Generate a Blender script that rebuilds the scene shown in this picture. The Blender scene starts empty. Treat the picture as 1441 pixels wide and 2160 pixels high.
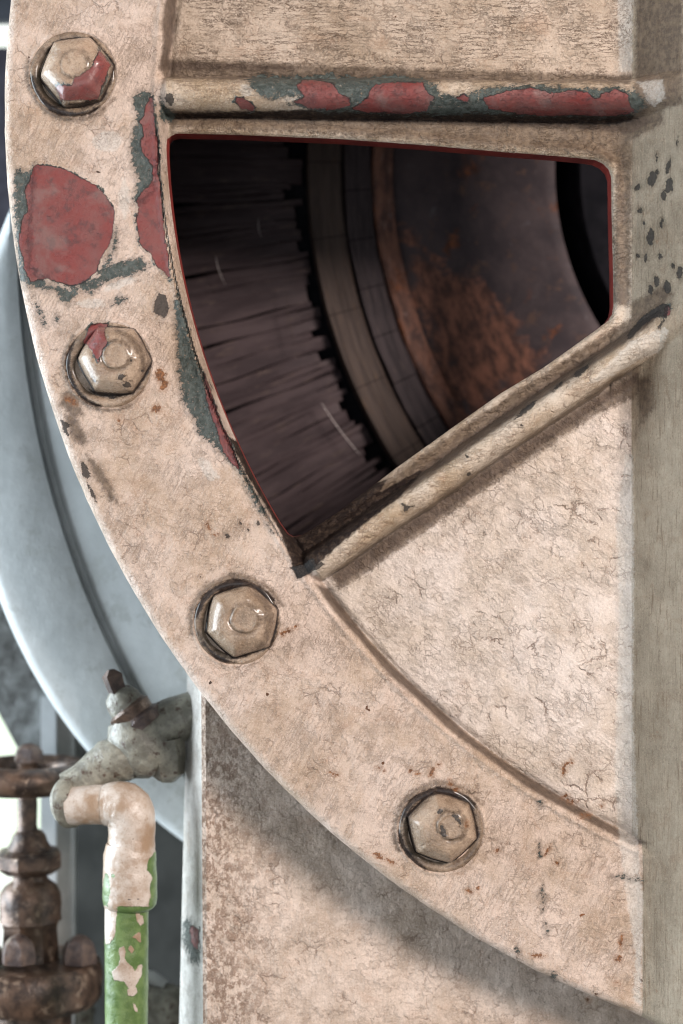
import bpy, math
import numpy as np
from mathutils import Vector, Matrix

# ------------------------------------------------------------------ units, camera, light
S = 0.0003            # one drawing unit = 0.3 mm
D = 3600.0            # camera distance in drawing units
CX, CY = 720.5, 1080.0
Z0 = 1.0
sc = bpy.context.scene
COL = sc.collection

def P3(x, y, h=0.0):
    """drawing coordinates on the casting (x right, y down, h towards the viewer) -> world"""
    return Vector(((x - CX) * S, -h * S, (2160 - y) * S + Z0))

def un(x, y, h):
    """a sight line through the casting face at x, y met at height h"""
    k = (D - h) / D
    return CX + (x - CX) * k, CY + (y - CY) * k

cam_d = bpy.data.cameras.new('camera'); cam = bpy.data.objects.new('camera', cam_d); COL.objects.link(cam)
cam.location = P3(CX, CY, D); cam.rotation_euler = (math.radians(90), 0, 0)
cam_d.sensor_fit = 'VERTICAL'; cam_d.sensor_height = 36; cam_d.sensor_width = 24; cam_d.lens = 60
cam_d.clip_start = 0.01; cam_d.clip_end = 100
cam_d.dof.use_dof = True; cam_d.dof.focus_distance = D * S; cam_d.dof.aperture_fstop = 3.6
sc.camera = cam

w = bpy.data.worlds.new('World'); sc.world = w; w.use_nodes = True
bg = w.node_tree.nodes['Background']; bg.inputs[0].default_value = (0.80, 0.90, 1.0, 1); bg.inputs[1].default_value = 0.13
sc.view_settings.view_transform = 'Standard'; sc.view_settings.look = 'None'
sc.view_settings.exposure = 0; sc.view_settings.gamma = 1; sc.view_settings.use_curve_mapping = False
sc.cycles.filter_width = 1.1; sc.cycles.max_bounces = 6; sc.cycles.use_denoising = True

def area(name, loc, target, sx, sy, power, col):
    d = bpy.data.lights.new(name, 'AREA'); d.shape = 'RECTANGLE'; d.size = sx; d.size_y = sy
    d.energy = power; d.color = col
    o = bpy.data.objects.new(name, d); COL.objects.link(o); o.location = loc
    o.rotation_euler = (Vector(target) - Vector(loc)).to_track_quat('-Z', 'Y').to_euler()
    return o
mid = P3(720, 1150, 0)
kd = Vector((0.55, -0.77, 0.33)).normalized()
area('key_lamp', mid + kd * 3.0, mid, 0.70, 0.70, 128, (1.0, 0.90, 0.84))
area('window_light', (-1.9, 0.22, 1.35), (-0.1, 0.08, 1.25), 1.6, 1.4, 128, (0.80, 0.91, 1.0))
area('room_fill', (-0.25, -2.1, 1.05), P3(720, 1000, 0), 1.6, 1.2, 8.5, (0.90, 0.96, 1.0))

# ------------------------------------------------------------------ noise in numpy
def vn(x, y, size, seed):
    r = np.random.RandomState(seed).rand(256, 256)
    u = x / size + 1000.3; v = y / size + 1000.7
    i = np.floor(u).astype(int); j = np.floor(v).astype(int)
    f = u - i; g = v - j; f = f*f*(3-2*f); g = g*g*(3-2*g)
    i0 = i % 256; i1 = (i+1) % 256; j0 = j % 256; j1 = (j+1) % 256
    return (r[i0, j0]*(1-f)*(1-g) + r[i1, j0]*f*(1-g) + r[i0, j1]*(1-f)*g + r[i1, j1]*f*g) * 2 - 1
def fbm(x, y, size, seed, n=3):
    s = 0; a = 1; t = 0
    for k in range(n):
        s = s + a*vn(x, y, size/2**k, seed+k); t += a; a *= .5
    return s/t
def sstep(x, a, b):
    t = np.clip((x-a)/(b-a), 0, 1); return t*t*(3-2*t)
def smax(a, b, k):
    h = np.clip(k-np.abs(a-b), 0, None)/k
    return np.maximum(a, b) + h*h*k*.25
def poly_sdf(x, y, pts, margin=22):
    """signed distance, positive inside, clipped to +-margin"""
    pts = np.array(pts, float); out = np.full(x.shape, -float(margin))
    m = (x > pts[:,0].min()-margin) & (x < pts[:,0].max()+margin) & (y > pts[:,1].min()-margin) & (y < pts[:,1].max()+margin)
    if not m.any(): return out
    px = x[m]; py = y[m]; d = np.full(px.shape, 1e9); ins = np.zeros(px.shape, bool)
    for k in range(len(pts)):
        ax, ay = pts[k]; bx, by = pts[(k+1) % len(pts)]
        ex, ey = bx-ax, by-ay
        t = np.clip(((px-ax)*ex+(py-ay)*ey)/(ex*ex+ey*ey+1e-9), 0, 1)
        d = np.minimum(d, np.hypot(px-ax-t*ex, py-ay-t*ey))
        c = (ay > py) != (by > py)
        with np.errstate(divide='ignore', invalid='ignore'):
            xi = ax + (py-ay)*ex/(ey if abs(ey) > 1e-9 else 1e-9)
        ins ^= c & (px < xi)
    out[m] = np.clip(np.where(ins, d, -d), -margin, margin)
    return out
def union(x, y, polys):
    s = np.full(x.shape, -22.0)
    for p in polys: s = np.maximum(s, poly_sdf(x, y, p))
    return s
def ell(cx, cy, rx, ry, a=0, n=14, wob=.18, seed=0):
    r = np.random.RandomState(seed + int(cx*7+cy)); a = math.radians(a); o = []
    for k in range(n):
        t = 2*math.pi*k/n; q = 1+wob*(r.rand()*2-1)
        u, v = rx*q*math.cos(t), ry*q*math.sin(t)
        o.append((cx+u*math.cos(a)-v*math.sin(a), cy+u*math.sin(a)+v*math.cos(a)))
    return o

# ------------------------------------------------------------------ worn paint: where each coat is missing or has shade painted in
AXG = 2045.0
RED = [
 [(78,348),(108,350),(140,357),(162,370),(185,382),(208,398),(225,412),(238,438),(242,462),(238,490),(232,512),(216,538),(205,572),(190,588),(150,604),(125,595),(100,587),(65,595),(50,565),(42,512),(46,475),(50,455),(60,442),(54,425),(54,400),(62,375),(72,350)],
 [(315,207),(307,225),(306,242),(294,255),(302,270),(304,287),(297,297),(302,322),(314,338),(322,350),(320,380),(305,400),(290,422),(294,437),(289,457),(291,487),(295,512),(316,535),(330,560),(362,592),(357,560),(348,500),(340,420),(335,340),(328,270),(322,205)],
 [(622,180),(640,171),(680,168),(705,178),(715,195),(735,205),(740,222),(700,232),(650,230),(622,214),(645,205),(635,195)],
 [(790,180),(830,172),(890,175),(903,195),(915,205),(900,234),(850,242),(740,232),(760,217),(775,203)],
 [(962,206),(978,197),(990,205),(985,213),(966,212)],
 [(1022,206),(1070,192),(1120,187),(1150,193),(1180,195),(1200,190),(1240,195),(1255,207),(1265,207),(1275,193),(1300,190),(1322,198),(1330,220),(1342,236),(1300,245),(1200,244),(1100,240),(1030,229)],
 [(500,205),(520,208),(537,226),(531,233),(510,229),(494,214)],
 [(430,786),(437,840),(446,880),(458,905),(472,950),(486,976),(505,990),(498,962),(482,925),(466,890),(452,850),(440,815),(430,785)],
 [(157,163),(152,180),(118,184),(130,212),(206,210),(232,135),(222,118),(208,100),(207,112),(198,125),(195,140),(180,153),(168,163)],
 [(190,685),(178,720),(192,742),(207,765),(214,752),(216,738),(228,722),(220,702),(222,690),(232,683),(210,680)],
 [(1404,648),(1414,645),(1412,665),(1400,668)],
 ell(410, 1975+0, 11, 24, -12),
]
GRN = [
 [(32,355),(62,362),(74,345),(66,420),(60,560),(100,600),(150,610),(205,585),(236,530),(246,480),(250,500),(240,540),(228,562),(262,548),(300,545),(316,560),(290,577),(250,588),(215,598),(195,618),(165,612),(150,640),(128,636),(120,615),(70,607),(42,590),(30,440)],
 [(280,205),(300,190),(318,195),(330,220),(335,330),(325,400),(305,420),(282,430),(290,380),(275,330),(278,290),(290,250)],
 [(338,205),(352,225),(372,240),(368,255),(350,258),(338,250)],
 [(520,165),(560,157),(620,158),(700,153),(760,163),(800,160),(850,157),(890,163),(920,178),(930,200),(960,203),(1000,190),(1050,182),(1100,178),(1150,180),(1200,186),(1300,184),(1340,190),(1352,205),(1364,200),(1360,225),(1343,240),(1300,246),(1000,240),(930,244),(760,238),(690,238),(600,220),(640,206),(600,205),(575,212),(548,200),(530,190)],
 [(366,640),(372,700),(376,780),(386,850),(400,868),(412,885),(418,915),(445,935),(470,962),(495,985),(505,990),(480,930),(455,870),(430,800),(410,740),(392,670),(376,615)],
 [(505,990),(525,1040),(545,1070),(575,1125),(560,1080),(530,1020)],
 ell(83, 655, 4, 14, -25), ell(120, 672, 4, 5), ell(92, 672, 3, 20, -10), ell(250, 635, 18, 6, -25),
 ell(1292, 706-0, 0.1, 0.1),
 ell(403, 1985, 16, 46, -12), ell(1137, 1792, 2.2, 20), ell(1145, 1895, 2.0, 30, -3), ell(1153,1960,2,16,-4),
 [(1293,1850),(1315,1846),(1330,1852),(1352,1853),(1358,1860),(1335,1858),(1315,1852)],
 ell(1168, 2058, 9, 6), ell(1092, 2004, 7, 4, 30), ell(1138,1692,5,6),
]
DARK = [
 [(335,618),(350,622),(357,650),(350,672),(335,665),(323,660),(326,635)],
 [(347,205),(352,195),(366,198),(369,215),(362,224),(352,218)],
 [(170,970),(182,980),(192,1003),(186,1012),(173,1003)], [(128,886),(152,896),(142,905),(148,925),(136,915)],
 [(182,1015),(200,1040),(204,1062),(192,1045)],
 [(1376,652),(1398,640),(1412,640),(1408,668),(1392,695),(1386,690),(1400,668),(1378,672),(1350,694),(1330,716),(1320,718),(1326,700),(1350,672)],
 [(1207,795),(1215,782),(1240,768),(1252,748),(1256,745),(1240,778),(1222,796)],
 [(1162,824),(1175,812),(1190,800),(1186,812),(1166,828)], [(1082,886),(1100,864),(1135,838),(1126,858),(1098,880)],
 [(845,1058),(858,1066),(878,1066),(862,1073),(852,1082),(850,1070)], ell(985,963,5,5), ell(988,1000,6,4), ell(1100,897,4,3),
 ell(935,1755,6,14,-20), ell(928,1712,9,5,-35), [(950,1713),(968,1718),(974,1735),(972,1748),(966,1735),(955,1722)],
 ell(256,795,10,5,-25), ell(268,812,11,7), ell(301,782,4,4), ell(200,803,5,4,50), ell(235,838,12,4,15), ell(277,760,3,3),
 ell(480,1130,5,5), ell(545,1105,4,5), ell(524,1117,2.5,4), ell(422,1216,3,2), ell(507,1104,3,4),
 [(610,1196),(640,1190),(660,1175),(668,1192),(690,1180),(678,1196),(655,1208),(640,1216),(628,1222),(620,1205)],
 ell(1376,378,9.8,17.8,6), ell(1372,500,8.2,17.0,4), ell(1386,362,4.1,10.2), ell(1412,392,9.0,17.0,8), ell(1410,350,4.9,17.0,12), ell(1345,395,5.7,7.6,30),
 ell(1350,445,4.9,6.8), ell(1400,412,6.6,11.9), ell(1396,470,4.1,10.2), ell(1372,610,4.9,11.9), ell(1385,594,6.6,13.6), ell(1408,605,7.4,14.4), ell(1392,540,4.9,8.5), ell(1434,575,6.6,15.3), ell(1420,560,3.3,8.5), ell(1345,540,4.1,6.8), ell(1362,545,3.3,10.2), ell(1358,470,3.3,5.1), ell(1428,300,3.3,10.2), ell(1385,335,2.5,11.9),
]
def garc(cx, cy, r0, r1, a0, a1):
    A = [math.radians(a0+(a1-a0)*k/16) for k in range(17)]
    return [(cx+(r1+2*math.sin(5*a+cx))*math.cos(a), cy+(r1+2*math.sin(7*a))*math.sin(a)) for a in A] + [(cx+(r0+(r1-r0)*.5*abs(k-8)/8)*math.cos(a), cy+(r0+(r1-r0)*.5*abs(k-8)/8)*math.sin(a)) for k, a in list(enumerate(A))[::-1]]
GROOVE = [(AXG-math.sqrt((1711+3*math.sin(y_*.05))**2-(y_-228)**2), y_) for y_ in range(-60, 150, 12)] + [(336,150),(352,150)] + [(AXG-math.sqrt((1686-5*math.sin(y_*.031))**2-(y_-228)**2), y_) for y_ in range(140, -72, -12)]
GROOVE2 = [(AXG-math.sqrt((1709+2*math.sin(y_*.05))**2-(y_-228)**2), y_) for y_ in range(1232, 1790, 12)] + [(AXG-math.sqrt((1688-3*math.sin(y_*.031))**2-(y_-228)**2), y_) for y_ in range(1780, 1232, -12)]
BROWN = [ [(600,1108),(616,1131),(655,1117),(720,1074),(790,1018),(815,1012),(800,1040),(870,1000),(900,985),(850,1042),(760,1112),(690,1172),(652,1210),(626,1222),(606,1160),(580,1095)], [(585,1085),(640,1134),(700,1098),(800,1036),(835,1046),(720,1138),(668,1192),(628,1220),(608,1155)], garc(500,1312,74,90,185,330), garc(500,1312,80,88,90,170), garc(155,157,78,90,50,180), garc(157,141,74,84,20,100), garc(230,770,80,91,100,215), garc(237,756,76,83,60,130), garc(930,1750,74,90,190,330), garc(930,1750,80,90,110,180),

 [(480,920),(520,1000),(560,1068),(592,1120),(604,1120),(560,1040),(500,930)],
 [(340,240),(500,236),(620,232),(760,226),(860,236),(1000,226),(1150,229),(1320,232),(1345,250),(1300,262)] + [(1200,262),(1000,258),(760,256),(500,250),(345,252)],  # underside of the upper rib, its shade painted in as brown
]
RUST = [
 ell(338,790,12,16,0), ell(345,812,9,14,20), ell(330,862,12,7), ell(250,884,3,9,-25), ell(150,845,14,7,30),
 [(588,1335),(600,1328),(612,1327),(628,1318),(626,1325),(608,1334),(594,1342)],
 [(1186,1620),(1192,1608),(1205,1603),(1208,1610),(1194,1618),(1190,1636),(1184,1638)],
 ell(1192,1680,8,4,-20), ell(1240,1720,6,4), ell(1228,1722,4,5), ell(1155,1795,4,13,30), ell(1175,1820,6,4,30),
 ell(1310,1985,4,16,12), ell(1304,2022,7,9,20), ell(1135,2016,16,4), ell(800,1806,14,5,30), ell(825,1817,9,5,40),
 ell(865,1625,4,6), ell(880,1632,6,4), ell(912,1628,6,10,20), ell(925,1613,5,4), ell(950,1650,3,9,-20), ell(960,1665,6,3,40),
 ell(985,1738,3,6), ell(800,1620,4,4), ell(810,1625,3,3), ell(990,1880,8,4,30), ell(1008,1875,4,6), ell(1048,1795,5,5),
 ell(1205,1690,12,3,20), ell(1270,1700,4,4), ell(1300,2075,5,4), ell(1242,2110,5,5), ell(705,1632,9,3,20), ell(440,1110,4,8), ell(455,1128,7,2),
]
VALLEYS = [[(690,1128),(840,1020),(1060,868),(1220,760),(1330,694),(1398,644),(1398,662),(1330,718),(1225,788),(1064,896),(845,1047),(700,1152)],  # valleys beside the ribs: grime, with their shade put into the colour
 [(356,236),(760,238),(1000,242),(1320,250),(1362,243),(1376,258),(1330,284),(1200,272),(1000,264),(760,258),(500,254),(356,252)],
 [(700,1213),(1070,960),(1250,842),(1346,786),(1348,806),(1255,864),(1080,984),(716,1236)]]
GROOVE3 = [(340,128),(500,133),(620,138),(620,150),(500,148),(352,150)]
STAIN = [ [(560,1062),(590,1110),(606,1135),(612,1155),(622,1180),(625,1205),(645,1208),(664,1196),(690,1172),(720,1145),(760,1112),(800,1078),(850,1046),(905,1005),(960,964),(1060,892),(1130,842),(1220,780),(1300,722),(1390,660),(1380,640),(1300,690),(1200,750),(1060,842),(900,948),(760,1052),(640,1134),(605,1120),(575,1065)],  [(690,1215),(716,1248),(780,1205),(1080,995),(1250,880),(1345,835),(1350,770),(1300,790),(1070,950),(720,1192)],  # real stains, plus shade below the ribs put into the colour
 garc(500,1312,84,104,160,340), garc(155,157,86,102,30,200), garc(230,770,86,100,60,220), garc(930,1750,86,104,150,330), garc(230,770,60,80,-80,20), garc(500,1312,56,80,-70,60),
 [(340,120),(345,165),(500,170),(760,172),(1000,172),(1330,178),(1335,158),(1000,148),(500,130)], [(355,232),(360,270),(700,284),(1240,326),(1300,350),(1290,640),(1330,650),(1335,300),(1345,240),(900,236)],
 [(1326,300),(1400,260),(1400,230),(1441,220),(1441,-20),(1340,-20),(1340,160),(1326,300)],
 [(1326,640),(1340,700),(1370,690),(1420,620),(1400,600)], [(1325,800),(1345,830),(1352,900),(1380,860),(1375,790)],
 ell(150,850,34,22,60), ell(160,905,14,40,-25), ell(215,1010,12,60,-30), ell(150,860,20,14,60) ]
PALE = [ [(1302,-30),(1306,150),(1334,150),(1336,-30)], [(1318,960),(1300,1100),(1306,1300),(1300,1500),(1296,1650),(1306,1770),(1322,1900),(1340,2010),(1336,2110),(1352,2120),(1356,1900),(1348,1800),(1336,1500),(1338,1200),(1336,960)],
 [(1340,172),(1398,168),(1404,205),(1380,226),(1362,215),(1358,190)], [(1330,720),(1400,690),(1410,700),(1395,740),(1340,765),(1280,800),(1240,810)],
 ell(720,186,12,22), ell(640,208,40,5,-4), ell(735,208,16,6), ell(520,190,14,12), ell(228,300,34,22), ell(262,420,12,40), ell(195,640,30,10), ell(255,600,36,10,-20), ell(440,990,30,14,50) ]
OFF = 30.0
def coats(x, y):
    """stored with +30 so that a mesh without the attribute reads as sound paint"""
    return dict(red=union(x, y, RED)+OFF, grn=union(x, y, GRN)+OFF, drk=union(x, y, DARK)+OFF,
                brn=union(x, y, BROWN)+OFF, sta=union(x, y, STAIN)+OFF, grv=union(x, y, [GROOVE, GROOVE2, GROOVE3] + VALLEYS)+OFF, pal=union(x, y, PALE)+OFF, rst=union(x, y, RUST)+OFF)

# ------------------------------------------------------------------ shader helpers
class T:
    def __init__(s, name):
        s.m = bpy.data.materials.new(name); s.m.use_nodes = True
        s.t = s.m.node_tree; s.b = s.t.nodes['Principled BSDF']
        g = s.n('ShaderNodeNewGeometry')
        s.P = s.vm('SCALE', g.outputs['Position'], sc=1/S)
    def n(s, k): return s.t.nodes.new(k)
    def put(s, inp, v):
        if v is None: return
        if hasattr(v, 'links') or isinstance(v, bpy.types.NodeSocket): s.t.links.new(v, inp)
        else:
            if isinstance(v, tuple) and len(v) == 3 and inp.type == 'RGBA': v = (*v, 1)
            inp.default_value = v
    def m_(s, op, a, b=None, c=None, clamp=False):
        n = s.n('ShaderNodeMath'); n.operation = op; n.use_clamp = clamp
        s.put(n.inputs[0], a); s.put(n.inputs[1], b); s.put(n.inputs[2], c); return n.outputs[0]
    def vm(s, op, a, b=None, sc=None):
        n = s.n('ShaderNodeVectorMath'); n.operation = op
        s.put(n.inputs[0], a); s.put(n.inputs[1], b)
        if sc is not None: s.put(n.inputs['Scale'], sc)
        return n.outputs[0]
    def noise(s, size, detail=3, rough=.55, vec=None, dist=0, col=False):
        n = s.n('ShaderNodeTexNoise'); s.put(n.inputs['Vector'], vec if vec is not None else s.P)
        n.inputs['Scale'].default_value = 1/size; n.inputs['Detail'].default_value = detail
        n.inputs['Roughness'].default_value = rough; n.inputs['Distortion'].default_value = dist
        return n.outputs['Color'] if col else n.outputs['Fac']
    def vor(s, size, feature='DISTANCE_TO_EDGE', vec=None, rnd=1):
        n = s.n('ShaderNodeTexVoronoi'); n.feature = feature; s.put(n.inputs['Vector'], vec if vec is not None else s.P)
        n.inputs['Scale'].default_value = 1/size; n.inputs['Randomness'].default_value = rnd
        return n
    def ss(s, x, a, b, lo=0., hi=1.):
        n = s.n('ShaderNodeMapRange'); n.interpolation_type = 'SMOOTHSTEP'
        s.put(n.inputs[0], x)
        if a > b: a, b, lo, hi = b, a, hi, lo
        for k, v in zip((1, 2, 3, 4), (a, b, lo, hi)): s.put(n.inputs[k], v)
        return n.outputs[0]
    def mix(s, f, a, b, mode='MIX'):
        n = s.n('ShaderNodeMix'); n.data_type = 'RGBA'; n.blend_type = mode
        s.put(n.inputs[0], f); s.put(n.inputs[6], a); s.put(n.inputs[7], b); return n.outputs[2]
    def attr(s, name):
        n = s.n('ShaderNodeAttribute'); n.attribute_name = name; return n.outputs['Fac']
    def mul(s, a, b): return s.m_('MULTIPLY', a, b)
    def add(s, a, b): return s.m_('ADD', a, b)
    def stretch(s, ang, sx, sz, vec=None):
        n = s.n('ShaderNodeVectorRotate'); n.rotation_type = 'Y_AXIS'
        s.put(n.inputs['Vector'], vec if vec is not None else s.P); n.inputs['Angle'].default_value = math.radians(ang)
        return s.vm('MULTIPLY', n.outputs[0], (sx, 1, sz))
    def bump(s, h, strength=1.0):
        n = s.n('ShaderNodeBump'); n.inputs['Strength'].default_value = strength; n.inputs['Distance'].default_value = S
        s.put(n.inputs['Height'], h); s.put(s.b.inputs['Normal'], n.outputs[0])
    def out(s, col, rough=.5, h=None, metal=None, spec=None):
        s.put(s.b.inputs['Base Color'], col); s.put(s.b.inputs['Roughness'], rough)
        if h is not None: s.bump(h)
        if metal is not None: s.put(s.b.inputs['Metallic'], metal)
        if spec is not None: s.put(s.b.inputs['Specular IOR Level'], spec)
        return s.m

def worn_paint(name, c1, c2, ang=0, stretch=(1, 1), crack=1.0, brush=1.0, rough=.5, specks=1.0, dirt=1.0, hair=1.0, leopard=0, coat=0, cs=1.0, off=0, green=(0.046,0.056,0.049), flakes=1.0):
    t = T(name)
    warp = t.vm('SCALE', t.vm('SUBTRACT', t.noise(26, 3, col=True), (.5, .5, .5)), sc=30)
    fine = t.vm('SCALE', t.vm('SUBTRACT', t.noise(5, 2, col=True), (.5, .5, .5)), sc=8)
    Pw = t.vm('ADD', t.vm('ADD', t.P, warp), fine)
    Q = t.stretch(ang, *stretch, vec=Pw)
    if off: Q = t.vm('ADD', Q, (off, 0, off*1.7))
    # tone
    big = t.ss(t.noise(190, 4, .6), .36, .64)
    col = t.mix(big, c1, c2)
    stn = t.noise(85, 6, .72, dist=.8, vec=t.vm('ADD', t.P, (700, 40, 300)))
    col = t.mix(t.ss(stn, .53, .68, 0, .42*dirt), col, tuple(a*b for a, b in zip(c1, (.86, .66, .54))))
    midn = t.noise(34, 5, .65)
    col = t.mix(t.ss(midn, .38, .72, 0, .45), col, tuple(min(1, v*1.16) for v in c2))
    col = t.mix(t.ss(t.noise(60, 6, .7, dist=.6), .54, .72, 0, .40*dirt), col, tuple(a*b for a, b in zip(c1, (.70, .56, .46))))
    if leopard:
        sx3 = t.n('ShaderNodeSeparateXYZ'); t.put(sx3.inputs[0], t.P); lm = t.ss(t.add(sx3.outputs[0], t.mul(t.noise(90, 3), 260)), 60, -190, 0, leopard)
        col = t.mix(t.mul(t.ss(t.noise(13, 6, .74, vec=t.stretch(90, .7, 1)), .47, .53), lm), col, (.18, .105, .066))
    tiny = t.noise(4.2, 4, .7)
    col = t.mix(t.ss(tiny, .53, .74, 0, .62*dirt), col, tuple(a*b for a, b in zip(c1, (.52, .36, .25))))
    col = t.mix(t.ss(tiny, .44, .24, 0, .75), col, tuple(min(1, v*1.32) for v in c2))  # pale flecks standing in for glints, put into the colour
    # crackle: two sizes, coming and going
    vA = t.vor(31*cs, vec=Q).outputs['Distance']; vB = t.vor(13*cs, vec=t.vm('ADD', Q, (91, 7, 33))).outputs['Distance']
    gA = t.ss(t.noise(80, 4, .65), .50, .66); gB = t.ss(t.noise(55, 4, .65, vec=t.vm('ADD', t.P, (500, 0, 77))), .42, .66)
    cA = t.mul(t.ss(vA, .050, .012), gA); cB = t.mul(t.ss(vB, .085, .02), t.mul(gB, .62))
    nl = t.noise(8, 3, .55, vec=t.stretch(ang, .11, 1, vec=t.vm('ADD', t.P, fine))); gL = t.ss(t.noise(90, 4, .6, vec=t.vm('ADD', t.P, (50, 600, 7))), .40, .60)
    cL = t.mul(t.mul(t.ss(t.m_('ABSOLUTE', t.m_('SUBTRACT', nl, .5)), .024, .006), gL), .85*hair)
    cr = t.m_('MAXIMUM', t.m_('MAXIMUM', cA, cB), cL, clamp=True)
    wide = t.mul(t.ss(vA, .20, .02), gA)
    col = t.mix(t.mul(wide, .12*crack), col, tuple(a*b for a, b in zip(c1, (.66, .50, .40))))
    col = t.mix(t.mul(cr, .74*crack), col, (.125, .070, .042))
    # flaked islands where a newer coat has lifted (a step in the coat)
    fl = t.ss(t.noise(42, 4, .6, vec=t.vm('ADD', Pw, (11, 900, 5))), .565, .580)
    col = t.mix(t.mul(fl, .35*flakes), col, tuple(v*.82 for v in c1))
    # brush strokes
    st = t.noise(4.5, 4, .7, vec=t.stretch(ang, .07, 1))
    col = t.mix(t.ss(st, .52, .74, 0, .42*brush), col, tuple(a*b for a, b in zip(c1, (.60, .50, .42))))
    gr = t.noise(2.7, 2, .6)
    col = t.mix(t.ss(gr, .58, .76, 0, .36), col, tuple(a*b for a, b in zip(c1, (.62, .50, .40)))); col = t.mix(t.ss(gr, .44, .28, 0, .40), col, tuple(min(1, v*1.35) for v in c2))
    # rusty pin-pricks and specks
    v = t.vor(30, 'F1', vec=Pw); sel = t.m_('GREATER_THAN', t.ss(t.noise(120, 2), .45, .62), .35)
    h1 = t.n('ShaderNodeSeparateColor'); t.put(h1.inputs[0], v.outputs['Color'])
    rad = t.mul(t.m_('GREATER_THAN', h1.outputs[0], .80), t.add(t.mul(h1.outputs[1], .13), .03))
    sp = t.mul(t.mul(t.m_('LESS_THAN', v.outputs['Distance'], rad), sel), specks)
    col = t.mix(sp, col, t.mix(h1.outputs[2], (.06, .035, .025), (.26, .095, .03)))
    # missing coats, stains and painted rib shade
    w1 = t.mul(t.m_('SUBTRACT', t.noise(9, 4, .7), .5), 11)
    w2 = t.mul(t.m_('SUBTRACT', t.noise(12, 7, .8, vec=t.stretch(25, .8, 1.2)), .5), 62)
    red = t.add(t.m_('SUBTRACT', t.attr('red'), OFF), t.add(t.add(t.mul(w1, .6), t.mul(t.m_('SUBTRACT', tiny, .5), 3.5)), t.mul(t.m_('SUBTRACT', t.noise(30, 4, .7, vec=t.vm('ADD', t.P, (5, 77, 5))), .5), 19))); grn = t.add(t.m_('SUBTRACT', t.attr('grn'), OFF+1), w2)
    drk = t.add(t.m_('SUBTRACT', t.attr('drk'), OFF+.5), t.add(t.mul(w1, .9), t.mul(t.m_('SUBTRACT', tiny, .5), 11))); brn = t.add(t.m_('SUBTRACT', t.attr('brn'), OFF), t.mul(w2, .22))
    rst = t.add(t.m_('SUBTRACT', t.attr('rst'), OFF+1), t.mul(w1, 2.2))
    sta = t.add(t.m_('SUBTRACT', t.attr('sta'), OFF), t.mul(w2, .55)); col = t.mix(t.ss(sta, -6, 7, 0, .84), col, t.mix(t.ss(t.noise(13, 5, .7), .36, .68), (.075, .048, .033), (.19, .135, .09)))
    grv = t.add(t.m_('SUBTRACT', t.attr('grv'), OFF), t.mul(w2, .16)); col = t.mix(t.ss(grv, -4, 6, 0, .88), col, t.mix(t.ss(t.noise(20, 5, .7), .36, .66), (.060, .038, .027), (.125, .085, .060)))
    pal = t.add(t.m_('SUBTRACT', t.attr('pal'), OFF), t.mul(w2, .40)); pl = t.mul(t.ss(pal, -3, 4), t.m_('SUBTRACT', 1, t.mul(cr, .6))); col = t.mix(t.mul(pl, .48), col, t.mix(t.ss(tiny, .4, .7), (.66, .64, .60), (.50, .455, .40)))
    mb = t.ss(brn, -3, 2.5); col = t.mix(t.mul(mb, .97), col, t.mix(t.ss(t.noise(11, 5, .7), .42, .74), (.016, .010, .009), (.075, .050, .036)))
    mg = t.mul(t.ss(grn, -1.5, 2.0), t.ss(t.noise(7, 5, .75, vec=t.vm('ADD', t.P, (60, 0, 60))), .34, .44, .25, 1))
    gcol = t.mix(t.ss(t.noise(12, 4, .7), .35, .68), green, tuple(v*1.7+.035 for v in green))
    col = t.mix(mg, col, gcol)
    mr = t.ss(red, -.5, .7)
    rcol = t.mix(t.ss(t.noise(60, 5, .65), .35, .68), (.205, .045, .041), (.195, .075, .068))
    rcol = t.mix(t.ss(t.noise(22, 5, .7, vec=t.vm('ADD', t.P, (0, 300, 0))), .50, .66, 0, .75), rcol, (.10, .045, .045))
    rcol = t.mix(t.ss(tiny, .58, .75, 0, .55), rcol, (.10, .06, .055))
    fade = t.ss(t.noise(85, 4, .65, dist=.4), .50, .66, 0, .38); rcol = t.mix(fade, rcol, (.21, .165, .15))
    en = t.noise(24, 4, .7, vec=t.vm('ADD', t.P, (9, 9, 900)))
    under = t.ss(t.add(red, t.mul(t.ss(en, .46, .66), 9.0)), .4, 1.6)           # green undercoat peeping out beyond the red
    col = t.mix(under, col, t.mix(t.ss(tiny, .4, .62), (.050, .062, .055), (.15, .16, .14)))
    edge = t.m_('SUBTRACT', 1, t.m_('DIVIDE', t.m_('ABSOLUTE', t.add(red, .6)), t.add(t.mul(en, 3.4), .3)), clamp=True)
    col = t.mix(mr, col, rcol); col = t.mix(t.mul(edge, t.ss(en, .30, .60, .25, .9)), col, (.040, .026, .024))
    mk = t.ss(drk, -.4, .7); col = t.mix(t.mul(mk, .9), col, t.mix(t.ss(tiny, .4, .65), (.022, .022, .022), (.055, .048, .045)))
    mu = t.ss(rst, -.6, 1.0); col = t.mix(t.mul(mu, .92), col, t.mix(t.ss(t.noise(6, 4, .7), .42, .62), (.075, .028, .018), (.32, .12, .035)))
    halo = t.ss(rst, -9, 0); col = t.mix(t.mul(halo, .35), col, (.30, .14, .06))
    bare = t.m_('MAXIMUM', t.m_('MAXIMUM', mg, mr), mk)
    # relief, in drawing units
    h = t.add(t.mul(t.noise(38, 3), 6.0), t.mul(t.noise(12, 5, .66), 3.6*flakes + .4))
    h = t.add(h, t.mul(tiny, 2.0)); h = t.add(h, t.mul(gr, .5))
    h = t.add(h, t.mul(st, 2.8*brush)); h = t.m_('SUBTRACT', h, t.mul(cr, 2.2*crack)); h = t.m_('SUBTRACT', h, t.mul(wide, .9*crack))
    h = t.m_('SUBTRACT', h, t.mul(fl, 1.5*flakes))
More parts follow.
